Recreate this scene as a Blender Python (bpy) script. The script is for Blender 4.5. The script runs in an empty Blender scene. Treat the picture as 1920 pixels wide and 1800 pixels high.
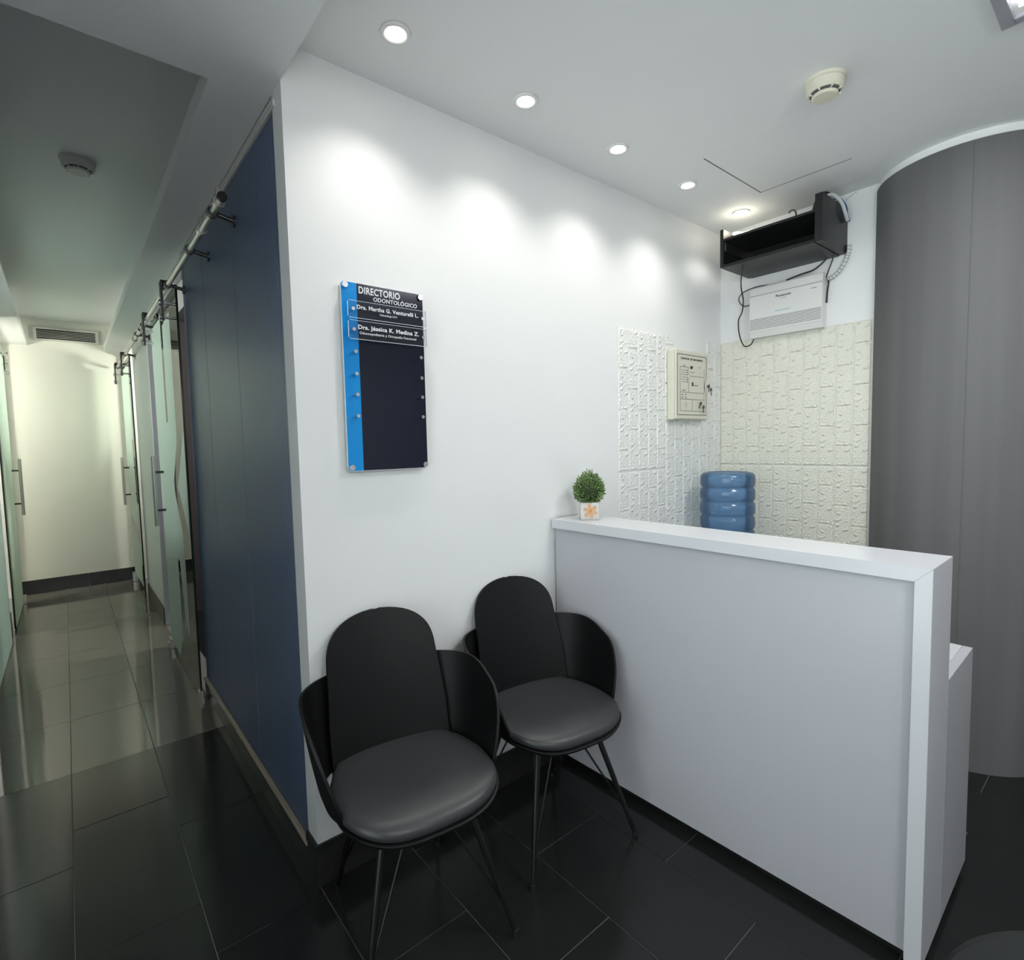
import bpy, bmesh, math, random
from mathutils import Vector, Matrix, noise
random.seed(7)
scene = bpy.context.scene
col = scene.collection
PI = math.pi

# ------------------------------------------------------------------ camera
cam_d = bpy.data.cameras.new('camera'); cam = bpy.data.objects.new('camera', cam_d); col.objects.link(cam)
YAW, PITCH, ROLL = -0.6932, -0.0687, -0.0220
fwd = Vector((-math.sin(YAW)*math.cos(PITCH), math.cos(YAW)*math.cos(PITCH), math.sin(PITCH)))
rgt = Vector((math.cos(YAW), math.sin(YAW), 0)); upv = rgt.cross(fwd)
r2 = rgt*math.cos(ROLL) + upv*math.sin(ROLL); u2 = -rgt*math.sin(ROLL) + upv*math.cos(ROLL)
M = Matrix((r2, u2, -fwd)).transposed().to_4x4(); M.translation = Vector((-0.538, -1.644, 1.385))
cam.matrix_world = M
cam_d.sensor_width = 36; cam_d.sensor_fit = 'HORIZONTAL'; cam_d.lens = 1005.5/1920*36
cam_d.clip_start = 0.02
scene.camera = cam

# ------------------------------------------------------------------ world, exposure
w = bpy.data.worlds.new('world'); scene.world = w; w.use_nodes = True
w.node_tree.nodes['Background'].inputs[0].default_value = (0.8, 0.85, 0.9, 1)
w.node_tree.nodes['Background'].inputs[1].default_value = 3.4
vs = scene.view_settings
vs.view_transform = 'Standard'; vs.look = 'None'; vs.gamma = 1; vs.use_curve_mapping = False
vs.exposure = 0.22

SPOT_W, LAMP_W = 9.5, 14.0          # downlights, fluorescent fixture
PEND_W, LEFT_W, LEFT2_W, RIGHT_W, RIGHT2_W = 32.0, 48.0, 110.0, 66.0, 80.0   # globe lamps added out of view for ambient light

def light(name, kind, loc, energy, color=(1, 1, 1), rot=(0, 0, 0), parent=None, **kw):
    d = bpy.data.lights.new(name, kind); d.energy = energy; d.color = color
    for k, v in kw.items(): setattr(d, k, v)
    o = bpy.data.objects.new(name, d); col.objects.link(o); o.location = loc; o.rotation_euler = rot
    if parent: o.parent = parent
    return o

pw = light('fill_window_portal', 'AREA', (-0.955, -1.55, 1.27), 1.0, rot=(PI/2, 0, -PI/2), shape='RECTANGLE', size=2.1, size_y=2.1)  # guides sky light through the added side window
pw.data.cycles.is_portal = True

# ------------------------------------------------------------------ materials
MATS = {}
def mat(name, color, rough=0.5, metal=0.0, spec=0.5, coat=0.0, bump=None, vary=None, emit=None, trans=0.0, ior=1.45):
    """bump=(scale, strength, stretch xyz)  vary=(scale, amount, stretch)"""
    m = bpy.data.materials.new(name); m.use_nodes = True
    nt = m.node_tree; b = nt.nodes['Principled BSDF']
    c = (*color, 1)
    b.inputs['Base Color'].default_value = c
    b.inputs['Roughness'].default_value = rough
    b.inputs['Metallic'].default_value = metal
    b.inputs['Specular IOR Level'].default_value = spec
    b.inputs['Coat Weight'].default_value = coat
    b.inputs['Transmission Weight'].default_value = trans
    b.inputs['IOR'].default_value = ior
    tc = None
    def coords(stretch):
        tcn = nt.nodes.new('ShaderNodeTexCoord'); mp = nt.nodes.new('ShaderNodeMapping')
        mp.inputs['Scale'].default_value = stretch
        nt.links.new(tcn.outputs['Object'], mp.inputs['Vector']); return mp.outputs['Vector']
    if vary:
        n = nt.nodes.new('ShaderNodeTexNoise'); n.inputs['Scale'].default_value = vary[0]; n.inputs['Detail'].default_value = 5
        nt.links.new(coords(vary[2] if len(vary) > 2 else (1, 1, 1)), n.inputs['Vector'])
        mx = nt.nodes.new('ShaderNodeMix'); mx.data_type = 'RGBA'
        a = vary[1]
        mx.inputs[6].default_value = (*[max(0, x*(1-a)) for x in color], 1)
        mx.inputs[7].default_value = (*[min(1, x*(1+a)) for x in color], 1)
        nt.links.new(n.outputs['Fac'], mx.inputs[0]); nt.links.new(mx.outputs[2], b.inputs['Base Color'])
    if bump:
        n = nt.nodes.new('ShaderNodeTexNoise'); n.inputs['Scale'].default_value = bump[0]; n.inputs['Detail'].default_value = 4
        nt.links.new(coords(bump[2] if len(bump) > 2 else (1, 1, 1)), n.inputs['Vector'])
        bp = nt.nodes.new('ShaderNodeBump'); bp.inputs['Strength'].default_value = bump[1]; bp.inputs['Distance'].default_value = 0.01
        nt.links.new(n.outputs['Fac'], bp.inputs['Height']); nt.links.new(bp.outputs['Normal'], b.inputs['Normal'])
    if emit:
        b.inputs['Emission Color'].default_value = (*emit[0], 1); b.inputs['Emission Strength'].default_value = emit[1]
    MATS[name] = m
    return m

def glass_mat(name, tint, clear=0.92, rough=0.02):
    """thin clear sheet: lets light straight through, mirrors at grazing angles"""
    m = bpy.data.materials.new(name); m.use_nodes = True; nt = m.node_tree; nt.nodes.clear()
    out = nt.nodes.new('ShaderNodeOutputMaterial'); mx = nt.nodes.new('ShaderNodeMixShader')
    t = nt.nodes.new('ShaderNodeBsdfTransparent'); t.inputs[0].default_value = (*tint, 1)
    g = nt.nodes.new('ShaderNodeBsdfGlossy'); g.inputs['Roughness'].default_value = rough
    f = nt.nodes.new('ShaderNodeFresnel'); f.inputs[0].default_value = 1.45
    nt.links.new(f.outputs[0], mx.inputs[0]); nt.links.new(t.outputs[0], mx.inputs[1]); nt.links.new(g.outputs[0], mx.inputs[2])
    nt.links.new(mx.outputs[0], out.inputs[0]); MATS[name] = m
    return m

def film_mat(name, color):
    m = bpy.data.materials.new(name); m.use_nodes = True; nt = m.node_tree; nt.nodes.clear()
    out = nt.nodes.new('ShaderNodeOutputMaterial')
    d = nt.nodes.new('ShaderNodeBsdfDiffuse'); d.inputs[0].default_value = (*color, 1)
    t = nt.nodes.new('ShaderNodeBsdfTranslucent'); t.inputs[0].default_value = (*color, 1)
    g = nt.nodes.new('ShaderNodeBsdfGlossy'); g.inputs['Roughness'].default_value = 0.35
    tr = nt.nodes.new('ShaderNodeBsdfTransparent'); tr.inputs[0].default_value = (*color, 1)
    m1 = nt.nodes.new('ShaderNodeMixShader'); m1.inputs[0].default_value = 0.5
    m2 = nt.nodes.new('ShaderNodeMixShader'); m2.inputs[0].default_value = 0.12
    m3 = nt.nodes.new('ShaderNodeMixShader'); m3.inputs[0].default_value = 0.10
    nt.links.new(d.outputs[0], m1.inputs[1]); nt.links.new(t.outputs[0], m1.inputs[2])
    nt.links.new(m1.outputs[0], m2.inputs[1]); nt.links.new(tr.outputs[0], m2.inputs[2])
    nt.links.new(m2.outputs[0], m3.inputs[1]); nt.links.new(g.outputs[0], m3.inputs[2])
    nt.links.new(m3.outputs[0], out.inputs[0]); MATS[name] = m
    return m

W_ = lambda n, c, **k: mat(n, c, **k)
mat('wall_white', (0.78, 0.79, 0.785), 0.55, bump=(60, 0.03), vary=(1.5, 0.02))
mat('wall_cream', (0.76, 0.76, 0.69), 0.55, bump=(60, 0.03))
mat('ceiling_white', (0.84, 0.855, 0.85), 0.7)
mat('soffit_white', (0.80, 0.82, 0.82), 0.7)
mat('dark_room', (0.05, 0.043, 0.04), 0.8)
mat('trim_white', (0.62, 0.61, 0.58), 0.5)
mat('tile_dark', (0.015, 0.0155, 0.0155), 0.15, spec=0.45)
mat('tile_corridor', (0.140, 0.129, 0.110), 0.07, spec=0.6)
mat('grout', (0.20, 0.20, 0.19), 0.7)
mat('baseboard_tile', (0.022, 0.022, 0.023), 0.25, vary=(12, 0.4))
mat('tan_strip', (0.42, 0.36, 0.28), 0.45)
mat('fabric_grey', (0.135, 0.135, 0.135), 0.75, bump=(300, 0.10, (1, 1, 0.2)), vary=(9, 0.35, (1, 1, 0.02)))
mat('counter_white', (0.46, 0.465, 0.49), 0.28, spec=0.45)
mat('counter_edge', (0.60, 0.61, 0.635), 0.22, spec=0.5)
mat('toe_kick', (0.01, 0.01, 0.01), 0.5)
mat('chair_plastic', (0.0035, 0.0037, 0.004), 0.48, spec=0.32)
mat('chair_leather', (0.034, 0.035, 0.037), 0.38, spec=0.5, bump=(240, 0.05), vary=(6, 0.12))
mat('black_metal', (0.005, 0.005, 0.005), 0.35, spec=0.5)
mat('rubber', (0.008, 0.008, 0.008), 0.7)
def foam_mat(name, c):
    m = mat(name, c, 0.5); nt = m.node_tree; b = nt.nodes['Principled BSDF']
    tc = nt.nodes.new('ShaderNodeTexCoord'); n = nt.nodes.new('ShaderNodeTexNoise'); n.noise_type = 'RIDGED_MULTIFRACTAL'
    n.inputs['Scale'].default_value = 60; n.inputs['Detail'].default_value = 2.5
    nt.links.new(tc.outputs['Object'], n.inputs['Vector'])
    bp = nt.nodes.new('ShaderNodeBump'); bp.inputs['Strength'].default_value = 1.0; bp.inputs['Distance'].default_value = 0.009
    nt.links.new(n.outputs['Fac'], bp.inputs['Height']); nt.links.new(bp.outputs['Normal'], b.inputs['Normal'])
foam_mat('foam_cream', (0.72, 0.72, 0.63)); foam_mat('foam_white', (0.78, 0.79, 0.76))
mat('sign_navy', (0.008, 0.009, 0.022), 0.12, spec=0.5)
mat('sign_blue', (0.003, 0.25, 0.66), 0.12, spec=0.5)
mat('sign_text', (0.75, 0.76, 0.78), 0.5)
mat('acrylic_edge', (0.80, 0.84, 0.86), 0.1, spec=0.6)
mat('chrome', (0.75, 0.75, 0.76), 0.18, metal=1)
mat('steel', (0.55, 0.54, 0.52), 0.30, metal=1)
mat('dark_steel', (0.10, 0.10, 0.10), 0.35, metal=0.8)
mat('aluminium', (0.62, 0.63, 0.68), 0.32, metal=0.7)
mat('panel_cream', (0.66, 0.65, 0.55), 0.5)
mat('print_black', (0.03, 0.028, 0.025), 0.6)
mat('device_white', (0.72, 0.72, 0.70), 0.45)
mat('device_seam', (0.30, 0.30, 0.29), 0.6)
mat('slot_dark', (0.10, 0.10, 0.10), 0.7)
mat('print_blue', (0.16, 0.36, 0.55), 0.6)
mat('shelf_black', (0.012, 0.012, 0.0125), 0.38, spec=0.45, bump=(150, 0.04))
mat('cable_black', (0.010, 0.010, 0.010), 0.45)
mat('cable_grey', (0.10, 0.10, 0.10), 0.5)
mat('cable_white', (0.60, 0.62, 0.63), 0.5)
mat('cable_blue', (0.03, 0.12, 0.30), 0.5)
mat('detector_cream', (0.72, 0.69, 0.56), 0.5)
mat('detector_white', (0.55, 0.55, 0.52), 0.5)
mat('pot_stone', (0.58, 0.57, 0.54), 0.5, vary=(40, 0.10))
mat('petal_peach', (0.60, 0.36, 0.20), 0.6, vary=(90, 0.25))
mat('petal_core', (0.55, 0.26, 0.08), 0.6)
mat('leaf_green', (0.10, 0.18, 0.05), 0.55, vary=(25, 0.45))
mat('leaf_light', (0.22, 0.32, 0.12), 0.55, vary=(25, 0.3))
mat('leaf_core', (0.03, 0.05, 0.02), 0.8)
mat('lamp_lens', (1, 1, 1), 0.5, emit=((1.0, 0.97, 0.90), 14.0))
mat('lamp_trim', (0.78, 0.78, 0.75), 0.35)
mat('tube_glow', (1, 1, 1), 0.5, emit=((0.96, 0.98, 1.0), 9.0))
mat('grille_white', (0.62, 0.62, 0.58), 0.5)
mat('grille_dark', (0.02, 0.02, 0.02), 0.8)
mat('dispenser_white', (0.75, 0.76, 0.78), 0.35)
mat('bin_black', (0.010, 0.010, 0.010), 0.35, spec=0.5)
mat('red_cloth', (0.20, 0.01, 0.015), 0.8)
glass_mat('glass_clear', (0.955, 0.985, 0.968))
def globe_mat():
    m = bpy.data.materials.new('globe_glass'); m.use_nodes = True; nt = m.node_tree; nt.nodes.clear()
    out = nt.nodes.new('ShaderNodeOutputMaterial'); a = nt.nodes.new('ShaderNodeMixShader'); a.inputs[0].default_value = 0.15
    t = nt.nodes.new('ShaderNodeBsdfTransparent'); d = nt.nodes.new('ShaderNodeBsdfTranslucent'); d.inputs[0].default_value = (0.95, 0.95, 0.93, 1)
    nt.links.new(t.outputs[0], a.inputs[1]); nt.links.new(d.outputs[0], a.inputs[2]); nt.links.new(a.outputs[0], out.inputs[0]); MATS['globe_glass'] = m
globe_mat()
glass_mat('acrylic_clear', (0.93, 0.95, 0.97))
mat('glass_edge', (0.01, 0.03, 0.025), 0.15, spec=0.6)
mat('glass_edge_green', (0.25, 0.55, 0.42), 0.2, spec=0.6)
film_mat('frosted_film', (0.87, 0.95, 0.90))
film_mat('frosted_film_teal', (0.68, 0.79, 0.77))

# blue twin-wall polycarbonate: fine vertical ribs
def poly_mat():
    m = mat('polycarbonate_blue', (0.030, 0.065, 0.125), 0.32, spec=0.35)
    nt = m.node_tree; b = nt.nodes['Principled BSDF']
    tc = nt.nodes.new('ShaderNodeTexCoord'); wv = nt.nodes.new('ShaderNodeTexWave')
    wv.wave_type = 'BANDS'; wv.bands_direction = 'Y'; wv.inputs['Scale'].default_value = 19; wv.inputs['Distortion'].default_value = 0.2
    nt.links.new(tc.outputs['Object'], wv.inputs['Vector'])
    bp = nt.nodes.new('ShaderNodeBump'); bp.inputs['Strength'].default_value = 0.35; bp.inputs['Distance'].default_value = 0.002
    nt.links.new(wv.outputs['Fac'], bp.inputs['Height']); nt.links.new(bp.outputs['Normal'], b.inputs['Normal'])
    mx = nt.nodes.new('ShaderNodeMix'); mx.data_type = 'RGBA'
    mx.inputs[6].default_value = (0.050, 0.082, 0.165, 1); mx.inputs[7].default_value = (0.125, 0.185, 0.330, 1)
    nt.links.new(wv.outputs['Fac'], mx.inputs[0]); nt.links.new(mx.outputs[2], b.inputs['Base Color'])
    return m
poly_mat()

def bottle_mat():
    m = bpy.data.materials.new('bottle_blue'); m.use_nodes = True; nt = m.node_tree; nt.nodes.clear()
    out = nt.nodes.new('ShaderNodeOutputMaterial')
    t = nt.nodes.new('ShaderNodeBsdfTransparent'); t.inputs[0].default_value = (0.62, 0.78, 0.94, 1)
    d = nt.nodes.new('ShaderNodeBsdfDiffuse'); d.inputs[0].default_value = (0.17, 0.34, 0.60, 1)
    tl = nt.nodes.new('ShaderNodeBsdfTranslucent'); tl.inputs[0].default_value = (0.32, 0.52, 0.80, 1)
    g = nt.nodes.new('ShaderNodeBsdfGlossy'); g.inputs['Roughness'].default_value = 0.08
    f = nt.nodes.new('ShaderNodeFresnel'); f.inputs[0].default_value = 1.5
    a = nt.nodes.new('ShaderNodeMixShader'); a.inputs[0].default_value = 0.5
    b = nt.nodes.new('ShaderNodeMixShader'); b.inputs[0].default_value = 0.5
    c = nt.nodes.new('ShaderNodeMixShader')
    nt.links.new(d.outputs[0], a.inputs[1]); nt.links.new(tl.outputs[0], a.inputs[2])
    nt.links.new(a.outputs[0], b.inputs[1]); nt.links.new(t.outputs[0], b.inputs[2])
    nt.links.new(f.outputs[0], c.inputs[0]); nt.links.new(b.outputs[0], c.inputs[1]); nt.links.new(g.outputs[0], c.inputs[2])
    nt.links.new(c.outputs[0], out.inputs[0]); MATS['bottle_blue'] = m
bottle_mat()

# ------------------------------------------------------------------ geometry helpers
def new_bm(): return bmesh.new()
def box(bm, x0, x1, y0, y1, z0, z1, bevel=0.0, seg=2):
    vs_ = [bm.verts.new((x, y, z)) for x in (x0, x1) for y in (y0, y1) for z in (z0, z1)]
    q = [(0, 1, 3, 2), (4, 6, 7, 5), (0, 4, 5, 1), (2, 3, 7, 6), (0, 2, 6, 4), (1, 5, 7, 3)]
    fs = [bm.faces.new([vs_[i] for i in f]) for f in q]
    if bevel > 0:
        es = list({e for f in fs for e in f.edges})
        bmesh.ops.bevel(bm, geom=es, offset=bevel, segments=seg, affect='EDGES', profile=0.5)
    return bm
def tube(bm, pts, radii, n=10, cap=True):
    pts = [Vector(p) for p in pts]
    if not isinstance(radii, (list, tuple)): radii = [radii]*len(pts)
    rings = []; prev = None
    for i, p in enumerate(pts):
        t = (pts[min(i+1, len(pts)-1)] - pts[max(i-1, 0)]).normalized()
        if prev is None:
            a = Vector((0, 0, 1)) if abs(t.z) < 0.9 else Vector((1, 0, 0))
            nrm = t.cross(a).normalized()
        else:
            nrm = (prev - t*prev.dot(t)).normalized()
        prev = nrm; bn = t.cross(nrm)
        rings.append([bm.verts.new(p + (nrm*math.cos(2*PI*k/n) + bn*math.sin(2*PI*k/n))*radii[i]) for k in range(n)])
    for a, b in zip(rings, rings[1:]):
        for k in range(n): bm.faces.new((a[k], a[(k+1) % n], b[(k+1) % n], b[k]))
    if cap:
        bm.faces.new(rings[0][::-1]); bm.faces.new(rings[-1])
    return bm
def spline(pts, n=8):
    P = [Vector(p) for p in pts]; out = []
    for i in range(len(P)-1):
        p0 = P[max(i-1, 0)]; p1 = P[i]; p2 = P[i+1]; p3 = P[min(i+2, len(P)-1)]
        for k in range(n):
            t = k/n
            out.append(0.5*((2*p1) + (p2-p0)*t + (2*p0-5*p1+4*p2-p3)*t*t + (3*p1-p0-3*p2+p3)*t**3))
    out.append(P[-1]); return out
def lathe(bm, prof, n=32, c=(0, 0, 0), cap0=True, cap1=True):
    rings = [[bm.verts.new((c[0]+r*math.cos(2*PI*k/n), c[1]+r*math.sin(2*PI*k/n), c[2]+z)) for k in range(n)] for r, z in prof]
    for a, b in zip(rings, rings[1:]):
        for k in range(n): bm.faces.new((a[k], a[(k+1) % n], b[(k+1) % n], b[k]))
    if cap0: bm.faces.new(rings[0][::-1])
    if cap1: bm.faces.new(rings[-1])
    return bm
def prism(bm, poly, axis, a0, a1):
    """poly: list of 2D points; extruded along axis between a0 and a1"""
    def mk(p, a):
        if axis == 'z': return (p[0], p[1], a)
        if axis == 'x': return (a, p[0], p[1])
        return (p[0], a, p[1])
    A = [bm.verts.new(mk(p, a0)) for p in poly]; B = [bm.verts.new(mk(p, a1)) for p in poly]
    bm.faces.new(A[::-1]); bm.faces.new(B)
    n = len(poly)
    for i in range(n): bm.faces.new((A[i], A[(i+1) % n], B[(i+1) % n], B[i]))
    return bm

def obj(name, bm, m, parent=None, smooth=False, angle=40):
    bmesh.ops.recalc_face_normals(bm, faces=bm.faces[:])
    me = bpy.data.meshes.new(name); bm.to_mesh(me); bm.free()
    me.materials.append(MATS[m])
    o = bpy.data.objects.new(name, me); col.objects.link(o)
    if parent is not None: o.parent = parent
    if smooth:
        for p in me.polygons: p.use_smooth = True
        try: me.set_sharp_from_angle(angle=math.radians(angle))
        except Exception: pass
    return o
def local(bm, loc):
    bmesh.ops.translate(bm, verts=bm.verts[:], vec=-Vector(loc)); return bm
def tag(o, label, cat, group=None):
    o['label'] = label; o['category'] = cat
    if group: o['group'] = group
    return o
def thing(name, label, cat, loc=(0, 0, 0), rotz=0.0, group=None):
    o = bpy.data.objects.new(name, None); col.objects.link(o); o.empty_display_size = 0.05
    o.location = loc; o.rotation_euler = (0, 0, rotz)
    return tag(o, label, cat, group)
def struct(name, bm, m, label=None, smooth=False):
    o = obj(name, bm, m, None, smooth); o['kind'] = 'structure'
    if label: o['label'] = label
    return o
def wpart(name, bm, m, th, smooth=False, angle=40):
    """part whose shape is given in world coordinates; th is an unrotated thing"""
    return obj(name, local(bm, th.location), m, th, smooth, angle)
def dup(root, loc=None, rotz=None):
    def cp(o, par):
        c = o.copy(); col.objects.link(c); c.parent = par
        for ch in [x for x in bpy.data.objects if x.parent == o]: cp(ch, c)
        return c
    kids = [x for x in bpy.data.objects if x.parent == root]
    r = root.copy(); col.objects.link(r)
    if loc is not None: r.location = loc
    if rotz is not None: r.rotation_euler = (0, 0, rotz)
    for k in kids: cp(k, r)
    return r
def text_bm(body, size, bold=0.0, depth=0.0004, spacing=1.0):
    cu = bpy.data.curves.new('t', 'FONT'); cu.body = body; cu.size = size; cu.extrude = depth; cu.offset = bold
    cu.space_character = spacing; cu.resolution_u = 3
    o = bpy.data.objects.new('t', cu); col.objects.link(o)
    bpy.context.view_layer.update()
    me = bpy.data.meshes.new_from_object(o.evaluated_get(bpy.context.evaluated_depsgraph_get()))
    bpy.data.objects.remove(o); bpy.data.curves.remove(cu)
    bm = new_bm(); bm.from_mesh(me); bpy.data.meshes.remove(me)
    return bm
def fit_text(body, x0, x1, zbase, capz, plane, at, bold=0.0, depth=0.0004):
    """text upright on a plane: 'y' faces -y (x0<x1 to the right), 'x' faces -x (x0,x1 are y-values, left to right)"""
    bm = text_bm(body, 0.1, bold, depth, 1.07)
    xs = [v.co.x for v in bm.verts]; mn, mx_ = min(xs), max(xs)
    caps = 0.0729  # cap height of the font at size 0.1
    sx = (x1-x0)/(mx_-mn); sz = capz/caps
    for v in bm.verts:
        X = x0 + (v.co.x-mn)*sx; Z = zbase + v.co.y*sz; D = at - v.co.z
        v.co = (X, D, Z) if plane == 'y' else (D, X, Z)
    return bm

# ------------------------------------------------------------------ key dimensions (metres)
ZS, ZC, ZR = 2.435, 2.543, 2.700       # soffit, reception ceiling, corridor recess
L = 2.424                              # corner between the long white wall and the short wall
YF = 5.41                              # far end of the corridor
XL = -0.95                             # left wall of the corridor
ZB = 0.137                             # baseboard height
YB, XE = -3.25, 3.3                    # back of the waiting room, far right

# ------------------------------------------------------------------ setting: walls
b = new_bm(); box(b, 0, L+0.1, 0, 0.085, 0, ZC+0.1)
struct('wall_main', b, 'wall_white', 'long white wall with the directory sign')
b = new_bm(); box(b, L, L+0.1, -0.80, 0, 0, ZC+0.1)
struct('wall_short', b, 'wall_white', 'short white wall carrying the black shelf')
b = new_bm(); box(b, -2.7, XE, YF, YF+0.1, 0, ZR+0.1)
struct('wall_far', b, 'wall_cream', 'cream end wall of the corridor')
b = new_bm(); box(b, -1.05, XE+0.1, YB-0.1, YB, 0, ZC+0.15)
struct('wall_back', b, 'wall_white')
wn = struct('fill_window_1', box(new_bm(), XL-0.056, XL-0.050, -2.6, -0.5, 0.2, 2.34), 'glass_clear', 'unseen window added beside the viewpoint to light the room')  # out of view, added to let ambient light in from the left
for y0_, y1_, z0_, z1_ in ((-2.6, -2.55, 0.2, 2.34), (-0.55, -0.5, 0.2, 2.34), (-1.57, -1.53, 0.25, 2.29), (-2.55, -0.55, 0.2, 0.25), (-2.55, -0.55, 2.29, 2.34)):
    obj('frame', box(new_bm(), XL-0.09, XL-0.02, y0_, y1_, z0_, z1_), 'aluminium', wn)
b = new_bm(); box(b, XE, XE+0.1, YB, YF, 0, ZC+0.15)
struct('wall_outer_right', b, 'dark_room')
b = new_bm(); box(b, -2.7, -2.6, 1.4, YF, 0, ZC+0.15)
struct('wall_outer_left', b, 'wall_cream')
# left corridor wall with two door openings
b = new_bm()
box(b, XL-0.1, XL, YB, -2.6, 0, ZR); box(b, XL-0.1, XL, -0.5, 2.55, 0, ZR); box(b, XL-0.1, XL, -2.6, -0.5, 0, 0.2); box(b, XL-0.1, XL, -2.6, -0.5, 2.34, ZR); box(b, XL-0.1, XL, 3.62, 4.15, 0, ZR); box(b, XL-0.1, XL, 5.36, YF, 0, ZR)
box(b, XL-0.1, XL, 2.55, 3.62, 2.22, ZR); box(b, XL-0.1, XL, 4.15, 5.36, 2.40, ZR)
struct('wall_left', b, 'wall_white', 'white wall along the left of the corridor')
b = new_bm(); box(b, -2.6, XL-0.1, 3.62, 3.72, 0, ZR); struct('wall_left_divider', b, 'wall_cream')
b = new_bm(); box(b, -2.6, XL-0.1, 1.4, 1.5, 0, ZR); struct('wall_left_room_end', b, 'wall_cream')
# right corridor wall beyond the blue partition
b = new_bm()
box(b, 0, 0.10, 3.36, 4.45, 0, ZR); box(b, 0, 0.10, 5.36, YF, 0, ZR)
box(b, 0, 0.10, 1.745, 3.36, 2.30, ZR); box(b, 0, 0.10, 4.45, 5.36, 2.36, ZR); box(b, 0.004, 0.10, 0.085, 1.745, 2.392, ZR)
struct('wall_right', b, 'wall_white', 'white wall between the glass doors on the right of the corridor')
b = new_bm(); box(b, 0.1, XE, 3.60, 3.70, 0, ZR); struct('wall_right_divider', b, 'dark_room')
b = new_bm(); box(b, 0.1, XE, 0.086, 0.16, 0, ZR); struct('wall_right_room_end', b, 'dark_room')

# curved grey wall
cx, cy, cr = 2.548, -1.083, 0.338
arc = []
a0 = math.atan2(-0.767-cy, L-cx); 
N = 28
for i in range(N+1):
    a = a0 + (1.5*PI - a0)*i/N
    arc.append((cx+cr*math.cos(a), cy+cr*math.sin(a)))
arc.append((XE, cy-cr))
def curved(bm, r_off, z0, z1):
    pts = []
    for i in range(N+1):
        a = a0 + (1.5*PI - a0)*i/N
        pts.append((cx+(cr+r_off)*math.cos(a), cy+(cr+r_off)*math.sin(a)))
    pts.append((XE, cy-cr-r_off))
    lo = [bm.verts.new((x, y, z0)) for x, y in pts]; hi = [bm.verts.new((x, y, z1)) for x, y in pts]
    cl = [bm.verts.new((XE, -0.80, z0)), bm.verts.new((L+0.02, -0.80, z0))]; ch = [bm.verts.new((XE, -0.80, z1)), bm.verts.new((L+0.02, -0.80, z1))]
    LO = lo+cl; HI = hi+ch; n = len(LO)
    for i in range(n): bm.faces.new((LO[i], LO[(i+1) % n], HI[(i+1) % n], HI[i]))
    bm.faces.new(HI)
    return bm
o = struct('wall_curved', curved(new_bm(), 0.0, 0, 2.508), 'fabric_grey', 'curved wall covered in dark grey fabric', smooth=True)
struct('trim_1', curved(new_bm(), -0.012, 2.508, ZC), 'ceiling_white', smooth=True)
# seam of the fabric
b = new_bm(); a = a0 + (1.5*PI-a0)*0.505
tube(b, [(cx+(cr+0.0006)*math.cos(a), cy+(cr+0.0006)*math.sin(a), 0.02), (cx+(cr+0.0006)*math.cos(a), cy+(cr+0.0006)*math.sin(a), 2.50)], 0.0016, 6)
obj('seam', b, 'fabric_grey', o)

# ------------------------------------------------------------------ setting: ceilings
b = new_bm(); box(b, 0, XE, YB, 0.0, ZC, ZC+0.08)
struct('ceiling', b, 'ceiling_white', 'white reception ceiling')
b = new_bm()
LIP = ZS+0.06
box(b, XL-0.1, 0, YB, 0.0, ZS, ZR+0.02); box(b, XL-0.1, 0, 0.0, 0.119, ZS, LIP); box(b, -0.161, 0.0, 0.119, YF, ZS, LIP); box(b, XL-0.1, -0.757, 0.119, YF, ZS, LIP)
struct('ceiling_soffit', b, 'soffit_white', 'lowered soffit over the corridor')
b = new_bm(); box(b, XL-0.1, 0.1, 0.0, YF, ZR, ZR+0.05)
struct('ceiling_recess', b, 'soffit_white', 'recessed strip of the corridor ceiling')
b = new_bm(); box(b, -2.6, XL-0.1, 1.4, YF, ZS, ZS+0.05)
struct('ceiling_left_rooms', b, 'soffit_white')
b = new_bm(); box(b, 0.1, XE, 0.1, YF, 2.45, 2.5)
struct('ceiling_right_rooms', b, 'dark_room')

# ------------------------------------------------------------------ setting: floor of separate tiles
b = new_bm(); box(b, XL-0.1, XE, YB, YF, -0.05, -0.0025); box(b, -2.6, XL-0.1, 1.4, YF, -0.05, -0.0035)
floor = struct('floor', b, 'grout', 'dark tiled floor')
tile_mesh = {}
def tile_at(x0, x1, y0, y1, m):
    g = 0.0011
    wx, wy = round(x1-x0-2*g, 4), round(y1-y0-2*g, 4)
    if wx < 0.02 or wy < 0.02: return
    k = (wx, wy, m)
    if k not in tile_mesh:
        bm = new_bm(); box(bm, 0, wx, 0, wy, -0.012, 0.0)
        top = [e for e in bm.edges if all(abs(v.co.z) < 1e-6 for v in e.verts)]
        bmesh.ops.bevel(bm, geom=top, offset=0.0007, segments=1, affect='EDGES')
        me = bpy.data.meshes.new('tile'); bm.to_mesh(me); bm.free(); me.materials.append(MATS[m]); tile_mesh[k] = me
    t = bpy.data.objects.new('tile', tile_mesh[k]); col.objects.link(t); t.parent = floor
    t.location = (x0+g, y0+g, random.uniform(-0.0003, 0.0))
YT = 1.302
def tile_column(xa, xb, off, y_lo, y_hi, m):
    y = y_lo; js = [y_lo]
    k = math.floor((y_lo-off)/0.6)+1
    while off+0.6*k < y_hi-0.01:
        if off+0.6*k > y_lo+0.01: js.append(off+0.6*k)
        k += 1
    js.append(y_hi)
    for a, c in zip(js, js[1:]): tile_at(xa, xb, a, c, m)
xs = [XL, -0.60, -0.30, 0.0]
offs = {0: 0.63, 1: 0.20, 2: 0.0}
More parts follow.
